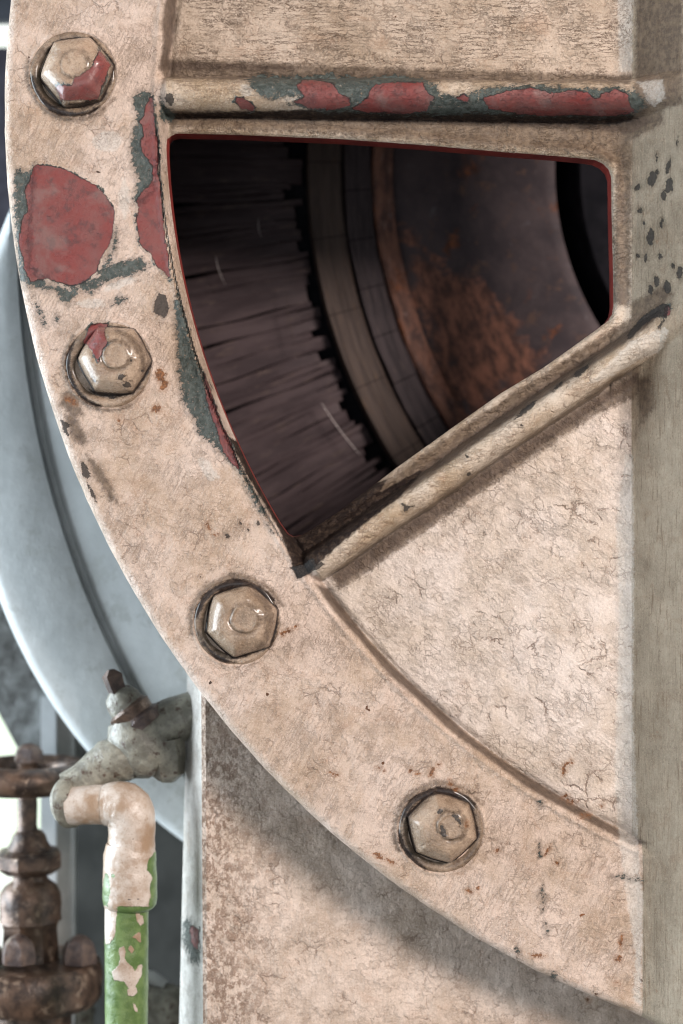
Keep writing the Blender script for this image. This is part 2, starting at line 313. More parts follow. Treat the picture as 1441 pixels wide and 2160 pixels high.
    h = t.mul(h, t.m_('SUBTRACT', 1, t.mul(t.m_('MAXIMUM', mr, mk), .55)))
    h = t.m_('SUBTRACT', h, t.mul(mg, 1.1)); h = t.m_('SUBTRACT', h, t.mul(mr, 3.2)); h = t.m_('SUBTRACT', h, t.mul(mk, 1.3))
    h = t.m_('SUBTRACT', h, t.mul(mu, .8))
    h = t.add(h, t.mul(t.mul(t.ss(red, -9, -1), t.m_('SUBTRACT', 1, mr)), 2.6)); h = t.add(h, t.mul(t.mul(t.ss(drk, -6, -.5), t.m_('SUBTRACT', 1, mk)), 1.4)); h = t.add(h, t.mul(t.mul(t.ss(grn, -8, -1), t.m_('SUBTRACT', 1, mg)), 1.0))
    rr = t.add(t.mul(t.noise(16, 3), .22), rough-.11)
    rr = t.add(rr, t.mul(mb, .05))
    rr = t.add(rr, t.mul(mk, .12))
    if coat:
        t.put(t.b.inputs['Coat Weight'], coat); t.put(t.b.inputs['Coat Roughness'], .2)
    return t.out(col, rr, h, spec=t.m_('SUBTRACT', .30, t.mul(t.m_('MAXIMUM', mb, mk), .20)))

CREAM = (.44, .345, .262); PINK = (.60, .505, .440); TAN = (.37, .285, .205)
M_ring = worn_paint('worn_cream_paint_flange', (.455,.335,.245), (.64,.51,.43), 62, (1, 1), crack=.72, rough=.46, hair=.62, dirt=.8)
M_upper = worn_paint('worn_tan_paint', (.385,.292,.212), (.53,.425,.34), 0, (.45, 1.25), crack=1.1, brush=.8, rough=.52, hair=1.3, cs=.9, off=300)
M_lower = worn_paint('worn_pale_paint', (.55,.455,.375), (.69,.60,.54), -38, (.62, 1.0), crack=.95, brush=.5, rough=.44, hair=.42, cs=1.35, off=900, dirt=.55)
M_rib = worn_paint('worn_rib_paint', (.40,.295,.195), (.60,.50,.405), 0, (.8, 1), crack=.8, brush=.6, rough=.42, specks=.6)
M_hub = worn_paint('brushed_grey_paint', (.262,.212,.153), (.385,.320,.240), 90, (.25, 1.4), crack=.25, brush=2.0, rough=.6, specks=.25, flakes=.4)
M_bolt = worn_paint('glossy_worn_paint', (.23,.16,.105), (.45,.335,.245), 20, (1, 1), crack=.35, brush=.1, rough=.27, specks=.5, flakes=.3, hair=.5, coat=.5)
M_rim = worn_paint('pale_edge_paint', (.50,.47,.43), (.66,.64,.60), 80, (.6, 1), crack=.4, brush=.7, rough=.45, specks=.4)
M_ped = worn_paint('stained_pedestal_paint', (.47,.36,.28), (.68,.55,.465), 90, (1, .8), crack=.8, brush=.5, rough=.5, dirt=.9, leopard=.85, hair=.3, cs=1.3, off=1500)
M_pipe_w = worn_paint('worn_pipe_paint', (.40,.28,.18), (.62,.54,.47), 0, (1, 1), crack=.4, brush=.1, rough=.42, green=(.09,.20,.035))

def simple(name, c1, c2, size=20, rough=.5, bumpy=1.0, metal=0, c3=None, stretch=None):
    t = T(name)
    vec = t.stretch(*stretch) if stretch else t.P
    col = t.mix(t.ss(t.noise(size, 5, .65, vec=vec), .35, .66), c1, c2)
    if c3: col = t.mix(t.ss(t.noise(size*.6, 5, .7, vec=t.vm('ADD', vec, (50, 80, 20))), .54, .66), col, c3)
    h = t.add(t.mul(t.noise(size*.5, 4, .6, vec=vec), 3*bumpy), t.mul(t.noise(size*.12, 3), .7*bumpy))
    return t.out(col, t.add(t.mul(t.noise(size*.4, 3), .25), rough-.12), h, metal=metal)

M_redpaint = simple('red_primer', (.16,.018,.014), (.26,.035,.025), 40, .5, .4)
M_blue = simple('pale_blue_grey_paint', (.46,.485,.485), (.55,.575,.575), 130, .72, .8, 0, c3=(.43,.45,.44))
M_bronze = simple('grimy_bronze', (.035,.022,.017), (.14,.085,.058), 45, .38, 1.0, .35, c3=(.24,.17,.125))
M_iron = simple('dirty_iron', (.045,.030,.028), (.13,.085,.065), 30, .42, 1.0, .2)
M_cock = simple('dirty_cast_paint', (.13,.12,.095), (.27,.255,.205), 34, .42, 1.0, 0, c3=(.07,.042,.03))
M_wall = simple('dark_mottled_wall', (.045,.046,.042), (.085,.085,.078), 160, .8, 1)
M_rock = simple('mottled_grey_casing', (.10,.10,.095), (.27,.28,.275), 45, .6, 2)
M_post = simple('post_paint', (.36,.37,.36), (.46,.46,.44), 80, .5, .5)
t_ = T('daylight_sky'); t_.put(t_.b.inputs['Base Color'], (0, 0, 0)); t_.put(t_.b.inputs['Emission Color'], t_.mix(t_.ss(t_.noise(1500, 2), .42, .58), (.80, .93, .76), (.97, 1.0, .98)))
t_.b.inputs['Emission Strength'].default_value = 1.35; M_sky = t_.m

def polar(t, h):
    """radius and arc length about the machine axis, as texture space"""
    s = t.n('ShaderNodeSeparateXYZ'); t.put(s.inputs[0], t.P)
    cx = 2045-CX; cz = (2160-228) + Z0/S
    dx = t.m_('SUBTRACT', s.outputs[0], cx); dz = t.m_('SUBTRACT', s.outputs[2], cz)
    r = t.m_('SQRT', t.add(t.mul(dx, dx), t.mul(dz, dz))); a = t.mul(t.m_('ARCTAN2', dz, t.mul(dx, -1)), 1300)
    return r, a
def comb(t, a, b, c=0.):
    n = t.n('ShaderNodeCombineXYZ'); t.put(n.inputs[0], a); t.put(n.inputs[1], b); t.put(n.inputs[2], c); return n.outputs[0]
ROT_RUST = [[(850,480),(900,540),(975,575),(1060,650),(1150,740),(1060,860),(990,900),(930,800),(870,640)]]
def rotor_mat(name, c1, c2, c3, fr, fa, size, thr=.56, rough=.6, rustw=0, c4=(.23,.075,.03)):
    t = T(name); r, a = polar(t, 0)
    v = comb(t, t.mul(r, fr), t.mul(a, fa))
    n1 = t.noise(size, 5, .65, vec=v); n2 = t.noise(size*.35, 4, .7, vec=v)
    col = t.mix(t.ss(n1, .36, .64), c1, c2); col = t.mix(t.ss(n2, thr, thr+.14), col, c3)
    if rustw:
        n3 = t.noise(120, 5, .68, vec=comb(t, r, t.mul(a, .6)), dist=.5)
        col = t.mix(t.ss(n3, .60-rustw, .70-rustw, 0, .9), col, t.mix(t.ss(t.noise(18, 4, .7, vec=comb(t, r, t.mul(a, .5))), .4, .65), tuple(v_*.35 for v_ in c4), c4))
        col = t.mix(t.ss(t.noise(40, 5, .7, vec=comb(t, t.mul(r, .9), t.mul(a, .5), 44.)), .62, .74, 0, .7), col, (.12, .11, .12))
    if rustw:
        n4 = t.noise(70, 6, .7, vec=comb(t, t.mul(r, .8), t.mul(a, .8), 9.), dist=.4)
        q = t.add(t.m_('SUBTRACT', t.attr('rrs'), 100.0), t.mul(t.m_('SUBTRACT', n4, .5), 260))
        col = t.mix(t.ss(q, -14, 26, 0, .9), col, t.mix(t.ss(t.noise(26, 5, .7, vec=comb(t, r, t.mul(a, .35))), .38, .64), (.075,.036,.028), (.27,.115,.075)))
    return t.out(col, rough, t.add(t.mul(n1, 4), t.mul(n2, 2)), spec=.14)
M_wind = rotor_mat('tarred_winding', (.038,.026,.028), (.064,.045,.047), (.082,.058,.052), .16, .8, 34)
M_band = rotor_mat('binding_tape', (.044,.031,.027), (.072,.051,.043), (.09,.055,.036), 1.3, .10, 22)
M_band2 = rotor_mat('dark_binding', (.032,.024,.026), (.058,.043,.045), (.085,.062,.056), 1.3, .10, 20)
M_rrim = rotor_mat('rusty_rim', (.075,.040,.034), (.20,.095,.066), (.21,.13,.11), 1.0, .3, 26, rustw=.04)
M_disc = rotor_mat('stained_disc', (.040,.030,.034), (.072,.052,.054), (.095,.056,.044), .6, .4, 80, rustw=.012)
M_black = simple('soot_black', (.006,.006,.008), (.012,.011,.014), 60, .7, .5)  # unlit depth inside the cover, its darkness put into the colour
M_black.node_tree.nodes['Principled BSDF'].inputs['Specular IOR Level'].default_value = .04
M_strand = simple('bright_strand', (.30,.25,.24), (.45,.4,.38), 20, .4, .3)

# ------------------------------------------------------------------ mesh helpers
def mesh(name, V, F, mat, parent=None, attrs=None, normals=None, smooth=True, sharp=None):
    """V in drawing coords (x, y, h)"""
    V = np.asarray(V, float)
    W = np.empty_like(V); W[:,0] = (V[:,0]-CX)*S; W[:,1] = -V[:,2]*S; W[:,2] = (2160-V[:,1])*S + Z0
    off = np.zeros(3)
    if parent is not None:
        r = parent
        while r is not None: off += np.array(r.location); r = r.parent
    me = bpy.data.meshes.new(name)
    if isinstance(F, np.ndarray):
        n, k = F.shape
        me.vertices.add(len(W)); me.vertices.foreach_set('co', (W-off).ravel())
        me.loops.add(n*k); me.loops.foreach_set('vertex_index', F.ravel().astype(np.int32))
        me.polygons.add(n); me.polygons.foreach_set('loop_start', np.arange(0, n*k, k, dtype=np.int32))
        me.polygons.foreach_set('loop_total', np.full(n, k, np.int32)); me.update(calc_edges=True)
    else:
        me.from_pydata((W-off).tolist(), [], F); me.update()
    me.polygons.foreach_set('use_smooth', np.full(len(me.polygons), smooth))
    me.materials.append(mat)
    for k, a in (attrs or {}).items():
        at = me.attributes.new(k, 'FLOAT', 'POINT'); at.data.foreach_set('value', np.asarray(a, np.float32))
    if sharp is not None: me.set_sharp_from_angle(angle=math.radians(sharp))
    if normals is not None:
        N = np.empty_like(V); N[:,0] = normals[:,0]; N[:,1] = -normals[:,2]; N[:,2] = -normals[:,1]
        me.normals_split_custom_set_from_vertices(N.tolist())
    o = bpy.data.objects.new(name, me); COL.objects.link(o)
    if parent is not None: o.parent = parent
    return o
def thing(name, x, y, h, label, cat, group=None):
    o = bpy.data.objects.new(name, None); COL.objects.link(o); o.location = P3(x, y, h); o.empty_display_size = .02
    o['label'] = label; o['category'] = cat
    if group: o['group'] = group
    return o
def tag(o, label=None, cat=None, group=None, kind=None):
    for k, v in (('label', label), ('category', cat), ('group', group), ('kind', kind)):
        if v: o[k] = v
    return o
def screen(V):
    k = D/(D-V[:,2]); return CX+(V[:,0]-CX)*k, CY+(V[:,1]-CY)*k

# ------------------------------------------------------------------ the casting as one height field, cut into its parts
AX, AY, RO, RI = 2045.0, 228.0, 2039.0, 1712.0
def arc(r, y0, y1, n):
    ys = np.linspace(y0, y1, n); return [(AX-math.sqrt(r*r-(y-AY)**2), y) for y in ys]
HOLE = [(348,300),(349,284),(356,276),(370,272),(500,275),(720,284),(900,297),(1060,311),(1180,320),(1240,326),(1262,329),(1279,337),(1291,350),(1296,366),
        (1297,450),(1300,560),(1301,640),(1298,658),(1289,672),(1266,690),(1219,724),(1153,771),(1060,827),(960,898),(840,984),(720,1076),(655,1119),(632,1131),(616,1133),(606,1127)]
HOLE = HOLE + arc(1699, 1105, 310, 40)
HOLE = np.array(HOLE)
def hole_d(x, y):  # distance to the opening, positive outside it, exact only near it
    return -poly_sdf(x, y, HOLE, 70)

def rib_h(x, y, ax, ay, bx, by, w, h0, h1, bow=0):
    ex, ey = bx-ax, by-ay; L = math.hypot(ex, ey); ex /= L; ey /= L
    s = (x-ax)*ex + (y-ay)*ey; d = (x-ax)*(-ey) + (y-ay)*ex
    t = np.clip(s/L, 0, 1); d = d + bow*np.sin(t*math.pi) + 2.5*vn(s, s*0, 90, 5) + 1.5*vn(s, s*0+9, 31, 6)
    hh = h0 + (h1-h0)*t
    q = np.clip(np.abs(d)/w, 0, 1)
    prof = np.sqrt(np.clip(1-q**2.3, 0, 1))
    z = -60 + (hh+60)*prof
    z = np.where(s < -30, -200, z); z = z - np.clip(-s, 0, 200)*1.2
    return z, d, s, L
RIB1 = (352, 197, 1425, 207, 43, 24, 58); RIB2 = (664, 1196, 1422, 676, 37, 22, 60)

def height(x, y):
    r = np.hypot(x-AX, y-AY)
    panel = -40 + 0*x
    step = sstep(r, 1692, RI)
    z = panel + 40*np.clip(step, 0, 1)**.8 - 7*np.exp(-((r-1692)/7.0)**2)
    z = np.where(r > RI, 3.5*np.exp(-((r-RI-7)/6.0)**2), z)
    # a lip of thick paint round the opening
    dh = hole_d(x, y)
    z = z + np.where(r < RI, 1, .0)*9*np.exp(-((dh-13)/11.0)**2)
    ribm = np.zeros_like(x)
    for R_ in (RIB1, RIB2):
        q, d, s, L = rib_h(x, y, *R_)
        z = smax(z, q, 22); ribm = np.maximum(ribm, 1-sstep(np.abs(d), 20, 75))
    # hub wall, leaning back from the face
    u = x - (1323 + 3*vn(y, y*0+3, 260, 9) + .8*vn(y, y*0+8, 60, 19) + 5*sstep(y, 250, 330)*(1-sstep(y, 600, 690))*-1)
    wallz = -40 + u*1.28
    wallz = np.where(u < -30, -100, wallz)
    z = smax(z, np.minimum(wallz, 190), 32 + 55*ribm)
    # paint lumps
    z = z + 1.6*fbm(x, y, 70, 20) + .7*fbm(x, y, 22, 30, 2)
    # runs of paint round each bolt seat
    for (bx, by, *_r) in BOLTS:
        q = np.hypot(x-bx, y-by); z = z + 3.0*np.exp(-((q-93)/4.5)**2) - 2.0*np.exp(-((q-82)/6)**2)
    # rounded edges
    do = RO + 1.4*fbm(x, y, 60, 44) - r
    e = np.clip(1-do/22.0, 0, 1); z = z - 22*(1-np.sqrt(np.clip(1-e*e, 0, 1)))
    e = np.clip(1-dh/6.0, 0, 1); z = z - 6*(1-np.sqrt(np.clip(1-e*e, 0, 1)))
    return z
# seat x, y; head x, y; turn of the hexagon
BOLTS = [(155,157,157,141,-9,80,158,137), (230,770,237,756,2,79,246,750), (500,1312,508,1312,-18,81,516,1305), (930,1750,936,1752,17,78,952,1740)]

def build_casting():
    g = 3.0
    xs = np.concatenate([np.arange(-8, 1500, g), np.arange(1500, 1760, 13)])
    ys = np.concatenate([np.arange(-420, -12, 14), np.arange(-12, 2178, g), np.arange(2178, 2330, 12)])
    X, Y = np.meshgrid(xs, ys, indexing='ij'); nx, ny = X.shape
    idx = np.arange(nx*ny).reshape(nx, ny)
    Q = np.stack([idx[:-1,:-1], idx[:-1,1:], idx[1:,1:], idx[1:,:-1]], -1).reshape(-1, 4)
    x = X.ravel().copy(); y = Y.ravel().copy()
    def dom(x, y): return np.minimum(RO - np.hypot(x-AX, y-AY), hole_d(x, y))
    qx = x[Q].mean(1); qy = y[Q].mean(1)
    keep = dom(qx, qy) > 0
    Qk = Q[keep]
    cnt = np.bincount(Qk.ravel(), minlength=nx*ny)
    bnd = (cnt > 0) & (cnt < 4)
    inner = (X.ravel() > xs[0]) & (X.ravel() < xs[-1]) & (Y.ravel() > ys[0]) & (Y.ravel() < ys[-1])
    b = np.where(bnd & inner)[0]
    for _ in range(3):
        bx, by = x[b], y[b]; d = dom(bx, by)
        gx = (dom(bx+.5, by)-dom(bx-.5, by)); gy = (dom(bx, by+.5)-dom(bx, by-.5)); gl = np.hypot(gx, gy)+1e-6
        st = np.clip(d, -4.5, 4.5); x[b] = bx - st*gx/gl; y[b] = by - st*gy/gl
    z = height(x, y); e = 1.0
    nxv = -(height(x+e, y)-height(x-e, y))/(2*e); nyv = -(height(x, y+e)-height(x, y-e))/(2*e)
    N = np.stack([nxv, nyv, np.ones_like(z)], 1); N /= np.linalg.norm(N, axis=1)[:,None]
    V = np.stack([x, y, z], 1)
    sx, sy = screen(V)
    at = coats(sx, sy)
    # which part each face belongs to
    fx = x[Qk].mean(1); fy = y[Qk].mean(1); r = np.hypot(fx-AX, fy-AY)
    lab = np.where(fy < 205, 1, 2)                         # upper / lower web
    dline = (fx-RIB2[0])*(-(RIB2[3]-RIB2[1])) + (fy-RIB2[1])*(RIB2[2]-RIB2[0])
    lab = np.where((dline < 0) & (fy > 205), 5, lab)       # frame of the opening
    for k, R_ in ((3, RIB1), (4, RIB2)):
        q, d, s, L = rib_h(fx, fy, *R_)
        lab = np.where((np.abs(d) < R_[4]-2) & (s > -12), k, lab)
    lab = np.where(r > 1693, 0, lab)
    lab = np.where(fx > 1336 + np.where((lab == 3) | (lab == 4), 46, 0) + np.where(lab == 0, 18, 0), 6, lab)
    root = thing('machine_end_cover', 720, 2160, 0, 'cream painted cast iron cover with bolted rim, two ribs and one wedge shaped opening', 'machine cover')
    names = ['rim_flange', 'web_panel', 'web_panel', 'rib', 'rib', 'opening_frame', 'hub_wall']
    mats = [M_ring, M_upper, M_lower, M_rib, M_rib, M_rib, M_hub]
    labs = ['curved flat rim carrying the bolts, cream paint worn to red', 'tan crackled panel above the upper rib', 'pale crackled panel below the slanting rib',
            'horizontal rib worn to green and red', 'slanting cream rib with dark grime', 'grimy painted edge round the opening', 'grey brushed wall at the right edge']
    for k in range(7):
        f = Qk[lab == k]; u, inv = np.unique(f, return_inverse=True)
        o = mesh(names[k], V[u], inv.reshape(f.shape), mats[k], root, {a: at[a][u] for a in at}, N[u])
        o['label'] = labs[k]
    # side walls from the free edges
    E_ = np.concatenate([Qk[:, [0, 1]], Qk[:, [1, 2]], Qk[:, [2, 3]], Qk[:, [3, 0]]])
    key = np.sort(E_, 1); code = key[:,0].astype(np.int64)*(nx*ny)+key[:,1]
    uq, first, c = np.unique(code, return_index=True, return_counts=True)
    fe = E_[first[c == 1]]
    mid_ = V[fe].mean(1); hd = np.abs(hole_d(mid_[:,0], mid_[:,1])); od = np.abs(RO-np.hypot(mid_[:,0]-AX, mid_[:,1]-AY))
    for nm, sel, mat, depth in (('opening_reveal', hd < 3, M_redpaint, 95), ('rim_edge', od < 4, M_rim, 78)):
        ee = fe[sel]; u, inv = np.unique(ee, return_inverse=True); inv = inv.reshape(ee.shape); n = len(u)
        top = V[u].copy(); bot = top.copy(); bot[:,2] = -depth
        gx = (dom(top[:,0]+.5, top[:,1])-dom(top[:,0]-.5, top[:,1])); gy = (dom(top[:,0], top[:,1]+.5)-dom(top[:,0], top[:,1]-.5))
        gn = np.stack([-gx, -gy, 0*gx], 1); gn /= np.linalg.norm(gn, axis=1)[:,None]+1e-9
        F = np.stack([inv[:,1], inv[:,0], inv[:,0]+n, inv[:,1]+n], 1)
        o = mesh(nm, np.concatenate([top, bot]), F, mat, root, None, np.concatenate([gn, gn]))
        if nm == 'opening_reveal': o['label'] = 'dark red painted inner edge of the opening'
    # back of the casting so that it is a solid thing
    f = Qk[(lab >= 0)][::1]
    u, inv = np.unique(f, return_inverse=True); B = V[u].copy(); B[:,2] = -96
    return root

casting = build_casting()

def hexr(th, rot, c=.23):
    a = (th - math.radians(rot)) % (math.pi/3) - math.pi/6
    hexa = math.cos(math.pi/6)/np.cos(a)
    return hexa*(1-c) + c*.95
LB = ['bolt head with a red bare patch low on its face, top of the four', 'bolt head with a small red chip and dark flecks, second from the top',
      'smooth domed bolt head with a ring mark, beside the corner of the opening', 'pale bolt head with a cracked centre, lowest of the four']
for bi, (sx_, sy_, hx, hy, rot, R, mx, my) in enumerate(BOLTS):
    n, prof = 108, []
    # head: polar height field
    ss_ = np.array([0,.06,.13,.2,.26,.29,.32,.35,.38,.42,.48,.55,.62,.69,.75,.80,.84,.875,.905,.93,.95,.965,.978,.988,.995,1.0,1.02,1.05])
    hh_ = np.interp(ss_, [0,.5,.62,.72,.80,.86,.91,.95,.975,.99,1.0,1.02,1.05], [60,59,56.5,51.5,45,38,31,24,16,10,4,2,1])
    k = (D-52)/D; cx_, cy_ = CX+(hx-CX)*k, CY+(hy-CY)*k; mx_, my_ = CX+(mx-CX)*k, CY+(my-CY)*k
    V = []; F = []
    rs = np.random.RandomState(bi)
    for i, s in enumerate(ss_):
        for j in range(n):
            th = 2*math.pi*j/n; rr = R*s*((hexr(th, rot) if s > .35 else .93+(hexr(th, rot)-.93)*s/.35))
            V.append((cx_+rr*math.cos(th), cy_+rr*math.sin(th), hh_[i]))
    V = np.array(V); q = np.hypot(V[:,0]-mx_, V[:,1]-my_)
    top = V[:,2] > 46
    rm = 26 + 1.5*vn(V[:,0], V[:,1], 14, 60+bi)
    V[:,2] += np.where(top, ((4.2 if bi else 1.6)*np.exp(-((q-rm)/2.6)**2) - (2.4 if bi else 1)*np.exp(-((q-rm-5)/3)**2) + (2.5 if bi == 1 else .8)*(1-sstep(q, 20, 27))), 0)
    V[:,2] += 1.5*fbm(V[:,0], V[:,1], 30, 70+bi, 3)*np.clip(V[:,2]/30, 0, 1)
    V[:,0] += 1.6*vn(V[:,0], V[:,1], 45, 80+bi); V[:,1] += 1.6*vn(V[:,0], V[:,1], 45, 90+bi)
    for i in range(len(ss_)-1):
        for j in range(n):
            a = i*n+j; b = i*n+(j+1) % n; F.append((a, a+n, b+n, b))
    px_, py_ = screen(V); ca = coats(px_, py_)
    sv = np.repeat(ss_, n); ca['brn'] = np.maximum(ca['brn'], np.clip((sv-.975)*400, -22, 10) + 5*fbm(V[:,0], V[:,1], 40, 120+bi) + OFF - 1)  # seam grime, and the dark crease shade painted in with it
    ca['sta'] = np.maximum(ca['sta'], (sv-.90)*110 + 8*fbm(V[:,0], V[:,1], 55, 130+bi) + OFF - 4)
    qm = np.hypot(V[:,0]-mx_, V[:,1]-my_)
    ca['sta'] = np.maximum(ca['sta'], np.where(V[:,2] > 40, 3.5-np.abs(qm-rm-4) + 5*fbm(V[:,0], V[:,1], 30, 160+bi), -22) + OFF)
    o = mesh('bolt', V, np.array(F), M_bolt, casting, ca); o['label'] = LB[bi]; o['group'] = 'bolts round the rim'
    # seat washer, a sub-part
    V = []; F = []; pr = [(60,-6),(66,-3),(70,1.0),(76,4.5),(81,5.5),(85,5),(88,3.2),(90,.8),(93,-1.5)]
    for r_, z_ in pr:
        for j in range(n):
            th = 2*math.pi*j/n; V.append((sx_+r_*math.cos(th), sy_+r_*math.sin(th), z_))
    V = np.array(V); V[:,2] += 1.5*fbm(V[:,0], V[:,1], 24, 100+bi, 2); V[:,0] += 2*vn(V[:,0], V[:,1], 40, 110+bi)
    for i in range(len(pr)-1):
        for j in range(n):
            a = i*n+j; b = i*n+(j+1) % n; F.append((a, a+n, b+n, b))
    px_, py_ = screen(V); ca = coats(px_, py_)
    rv = np.repeat([p_[0] for p_ in pr], n); hx_ = R*hexr(np.arctan2(V[:,1]-cy_, V[:,0]-cx_), rot); gap = np.hypot(V[:,0]-cx_, V[:,1]-cy_) - hx_
    ca['brn'] = np.maximum(ca['brn'], np.clip(2.5-gap, -22, 6) + 6*fbm(V[:,0], V[:,1], 40, 140+bi) + OFF)  # same grime and painted crease shade on the seat
    ca['sta'] = np.maximum(ca['sta'], 8*fbm(V[:,0], V[:,1], 60, 150+bi) + 2 + OFF)
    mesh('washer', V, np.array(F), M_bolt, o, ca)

# ------------------------------------------------------------------ the rotor seen through the opening
RX, RY = 2020.0, 210.0
def ringstrip(name, prof, a0, a1, mat, parent, n=160, cx=RX, cy=RY, wob=0, seed=0):
    """prof: list of (radius, h); angles in degrees measured from the leftward direction, positive downwards"""
    A = np.radians(np.linspace(a0, a1, n)); V = []
    for r_, h_ in prof:
        q = r_ + wob*vn(A*1300, A*0, 60, seed)
        V.append(np.stack([cx-q*np.cos(A), cy+q*np.sin(A), np.full(n, h_)], 1))
    V = np.concatenate(V); F = []
    for i in range(len(prof)-1):
        for j in range(n-1):
            a = i*n+j; F.append((a, a+n, a+n+1, a+1))
    px_, py_ = screen(V)
    return mesh(name, V, np.array(F), mat, parent, dict(rrs=poly_sdf(px_, py_, ROT_RUST[0], 70)+100) if name in ('inner_disc', 'rusty_rim') else None, sharp=40)
rot = thing('rotor', AX, AY, -700, 'dark tarred and rusty rotor inside the wedge shaped opening', 'rotor')
ringstrip('inner_disc', [(1172,-735)]+[(r_, -735+(1172-r_)*7/402) for r_ in range(1160, 770, -15)]+[(770,-728),(757,-735),(755,-800)], -25, 50, M_disc, rot)['label'] = 'dark rust stained disc'
ringstrip('rusty_rim', [(1224,-740),(1222,-700),(1216,-694),(1178,-694),(1170,-700),(1168,-745)], -25, 50, M_rrim, rot, wob=1.5, seed=3)
for k in range(12):
    a0 = -14 + k*5.6
    ringstrip('binding_strip', [(1296,-740),(1295,-697),(1290,-691),(1232,-691),(1226,-697),(1225,-740)], a0, a0+5.50, M_band2, rot, 20, wob=3, seed=20+k)
for k in range(8):
    a0 = -16.5 + k*8.1
    ringstrip('binding_band', [(1390,-760),(1388,-689),(1382,-681),(1308,-681),(1301,-689),(1300,-750)], a0, a0+8.03, M_band, rot, 30, wob=1, seed=40+k)
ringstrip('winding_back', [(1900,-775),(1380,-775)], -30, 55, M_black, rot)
rs = np.random.RandomState(5)
ang = -8.0; nb = 0
while ang < 44:
    wdeg = .55 + rs.rand()**2*1.3
    r0 = 1398 + rs.rand()**2*50; r1 = 1880; hz = -722 - rs.rand()*4
    # a flat bar lying along the radius, slightly skewed
    V = []; nr = 9
    sk = (rs.rand()-.5)*.5
    for i in range(nr):
        rr = r0 + (r1-r0)*i/(nr-1)
        for (da, dz) in ((0, -16), (0.0, -1.5), (.12, 0), (.88, 0), (1.0, -1.5), (1.0, -16)):
            a = math.radians(ang + wdeg*1.0*da + sk*i/(nr-1) + .10*math.sin(i*1.3+nb))
            q = rr + (0 if i else 5*rs.rand())
            V.append((RX-q*math.cos(a), RY+q*math.sin(a), hz+dz-18*max(0, 1-i)*rs.rand()+2*math.sin(i*.9+nb*2)))
    F = [(i*6+j, (i+1)*6+j, (i+1)*6+j+1, i*6+j+1) for i in range(nr-1) for j in range(5)] + [(0, 1, 2, 3, 4, 5)]
    mesh('winding_bar', V, F, M_wind, rot, sharp=40)
    ang += wdeg; nb += 1
for (x0, y0, x1, y1, hw) in ((546,460,551,500,1.0),(455,540,475,600,.9),(600,600,625,735,.8),(678,850,760,960,1.2),(1005,340,1010,385,.8),(430,690,440,760,.8)):
    h_ = -676; a = un(x0, y0, h_); b = un(x1, y1, h_)
    dx, dy = b[0]-a[0], b[1]-a[1]; L = math.hypot(dx, dy); px_, py_ = -dy/L*hw*1.2, dx/L*hw*1.2
    V = []; F = []
    for i in range(7):
        t = i/6; bow = 6*math.sin(t*math.pi)
        ww = .3+.7*math.sin(t*math.pi)
        c_ = (a[0]+dx*t+px_*bow/hw*.5, a[1]+dy*t+py_*bow/hw*.5)
        V += [(c_[0]-px_*ww, c_[1]-py_*ww, h_), (c_[0]+px_*ww, c_[1]+py_*ww, h_), (c_[0], c_[1], h_-2)]
    for i in range(6):
        for j in range(3): F.append((i*3+j, (i+1)*3+j, (i+1)*3+(j+1) % 3, i*3+(j+1) % 3))
    mesh('loose_strand', V, F, M_strand if hw > .85 else M_band, rot)
# shaft sleeve on the right and the black chamber behind
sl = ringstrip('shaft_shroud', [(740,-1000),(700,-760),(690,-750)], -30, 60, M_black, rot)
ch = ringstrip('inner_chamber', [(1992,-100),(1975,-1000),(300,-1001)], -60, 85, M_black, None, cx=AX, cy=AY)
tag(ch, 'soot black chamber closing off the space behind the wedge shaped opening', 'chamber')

# ------------------------------------------------------------------ the pedestal under the rim
PD = -190.0
def quadgrid(name, corners, nu, nv, mat, parent, amp=1.5, seed=0, attrs=True, bulge=None):
    c = np.array(corners, float); u, v = np.meshgrid(np.linspace(0, 1, nu), np.linspace(0, 1, nv), indexing='ij'); u = u.ravel()[:,None]; v = v.ravel()[:,None]
    V = c[0]*(1-u)*(1-v) + c[1]*u*(1-v) + c[2]*u*v + c[3]*(1-u)*v
    nrm = np.cross(c[1]-c[0], c[3]-c[0]); nrm /= np.linalg.norm(nrm)
    if nrm[2] < 0: nrm = -nrm
    edge = np.clip(np.minimum(np.minimum(u, 1-u), np.minimum(v, 1-v))*20, 0, 1)
    V = V + nrm*edge*amp*fbm(V[:,0], V[:,1]+V[:,2], 60, seed)[:,None]
    idx = np.arange(nu*nv).reshape(nu, nv); Q = np.stack([idx[:-1,:-1], idx[:-1,1:], idx[1:,1:], idx[1:,:-1]], -1).reshape(-1, 4)
    px_, py_ = screen(V)
    return mesh(name, V, Q, mat, parent, coats(px_, py_) if attrs else None)
ped = thing('machine_pedestal', 900, 2400, -300, 'stained upright pedestal behind the curved rim, shadow falling across its face', 'pedestal')
def U(x, y, h): return (*un(x, y, h), h)
tl, bl = U(424, 1380, PD-8), U(430, 2420, PD-8)
quadgrid('front_face', [(tl[0]+10,tl[1],PD), (1800,tl[1],PD), (1800,bl[1],PD), (bl[0]+10,bl[1],PD)], 200, 170, M_ped, ped, 2.5, 7)
ltl, lbl = U(396, 1380, PD-150), U(372, 2420, PD-150)
quadgrid('side_face', [ltl, tl, bl, lbl], 12, 160, M_rim, ped, 1.0, 8)
quadgrid('corner_bead', [tl, (tl[0]+10,tl[1],PD), (bl[0]+10,bl[1],PD), bl], 5, 160, M_ped, ped, .6, 9)
quadgrid('rear_side', [(ltl[0]+4,ltl[1],PD-420), ltl, lbl, (lbl[0]+4,lbl[1],PD-420)], 8, 40, M_rim, ped, .5, 10, False)

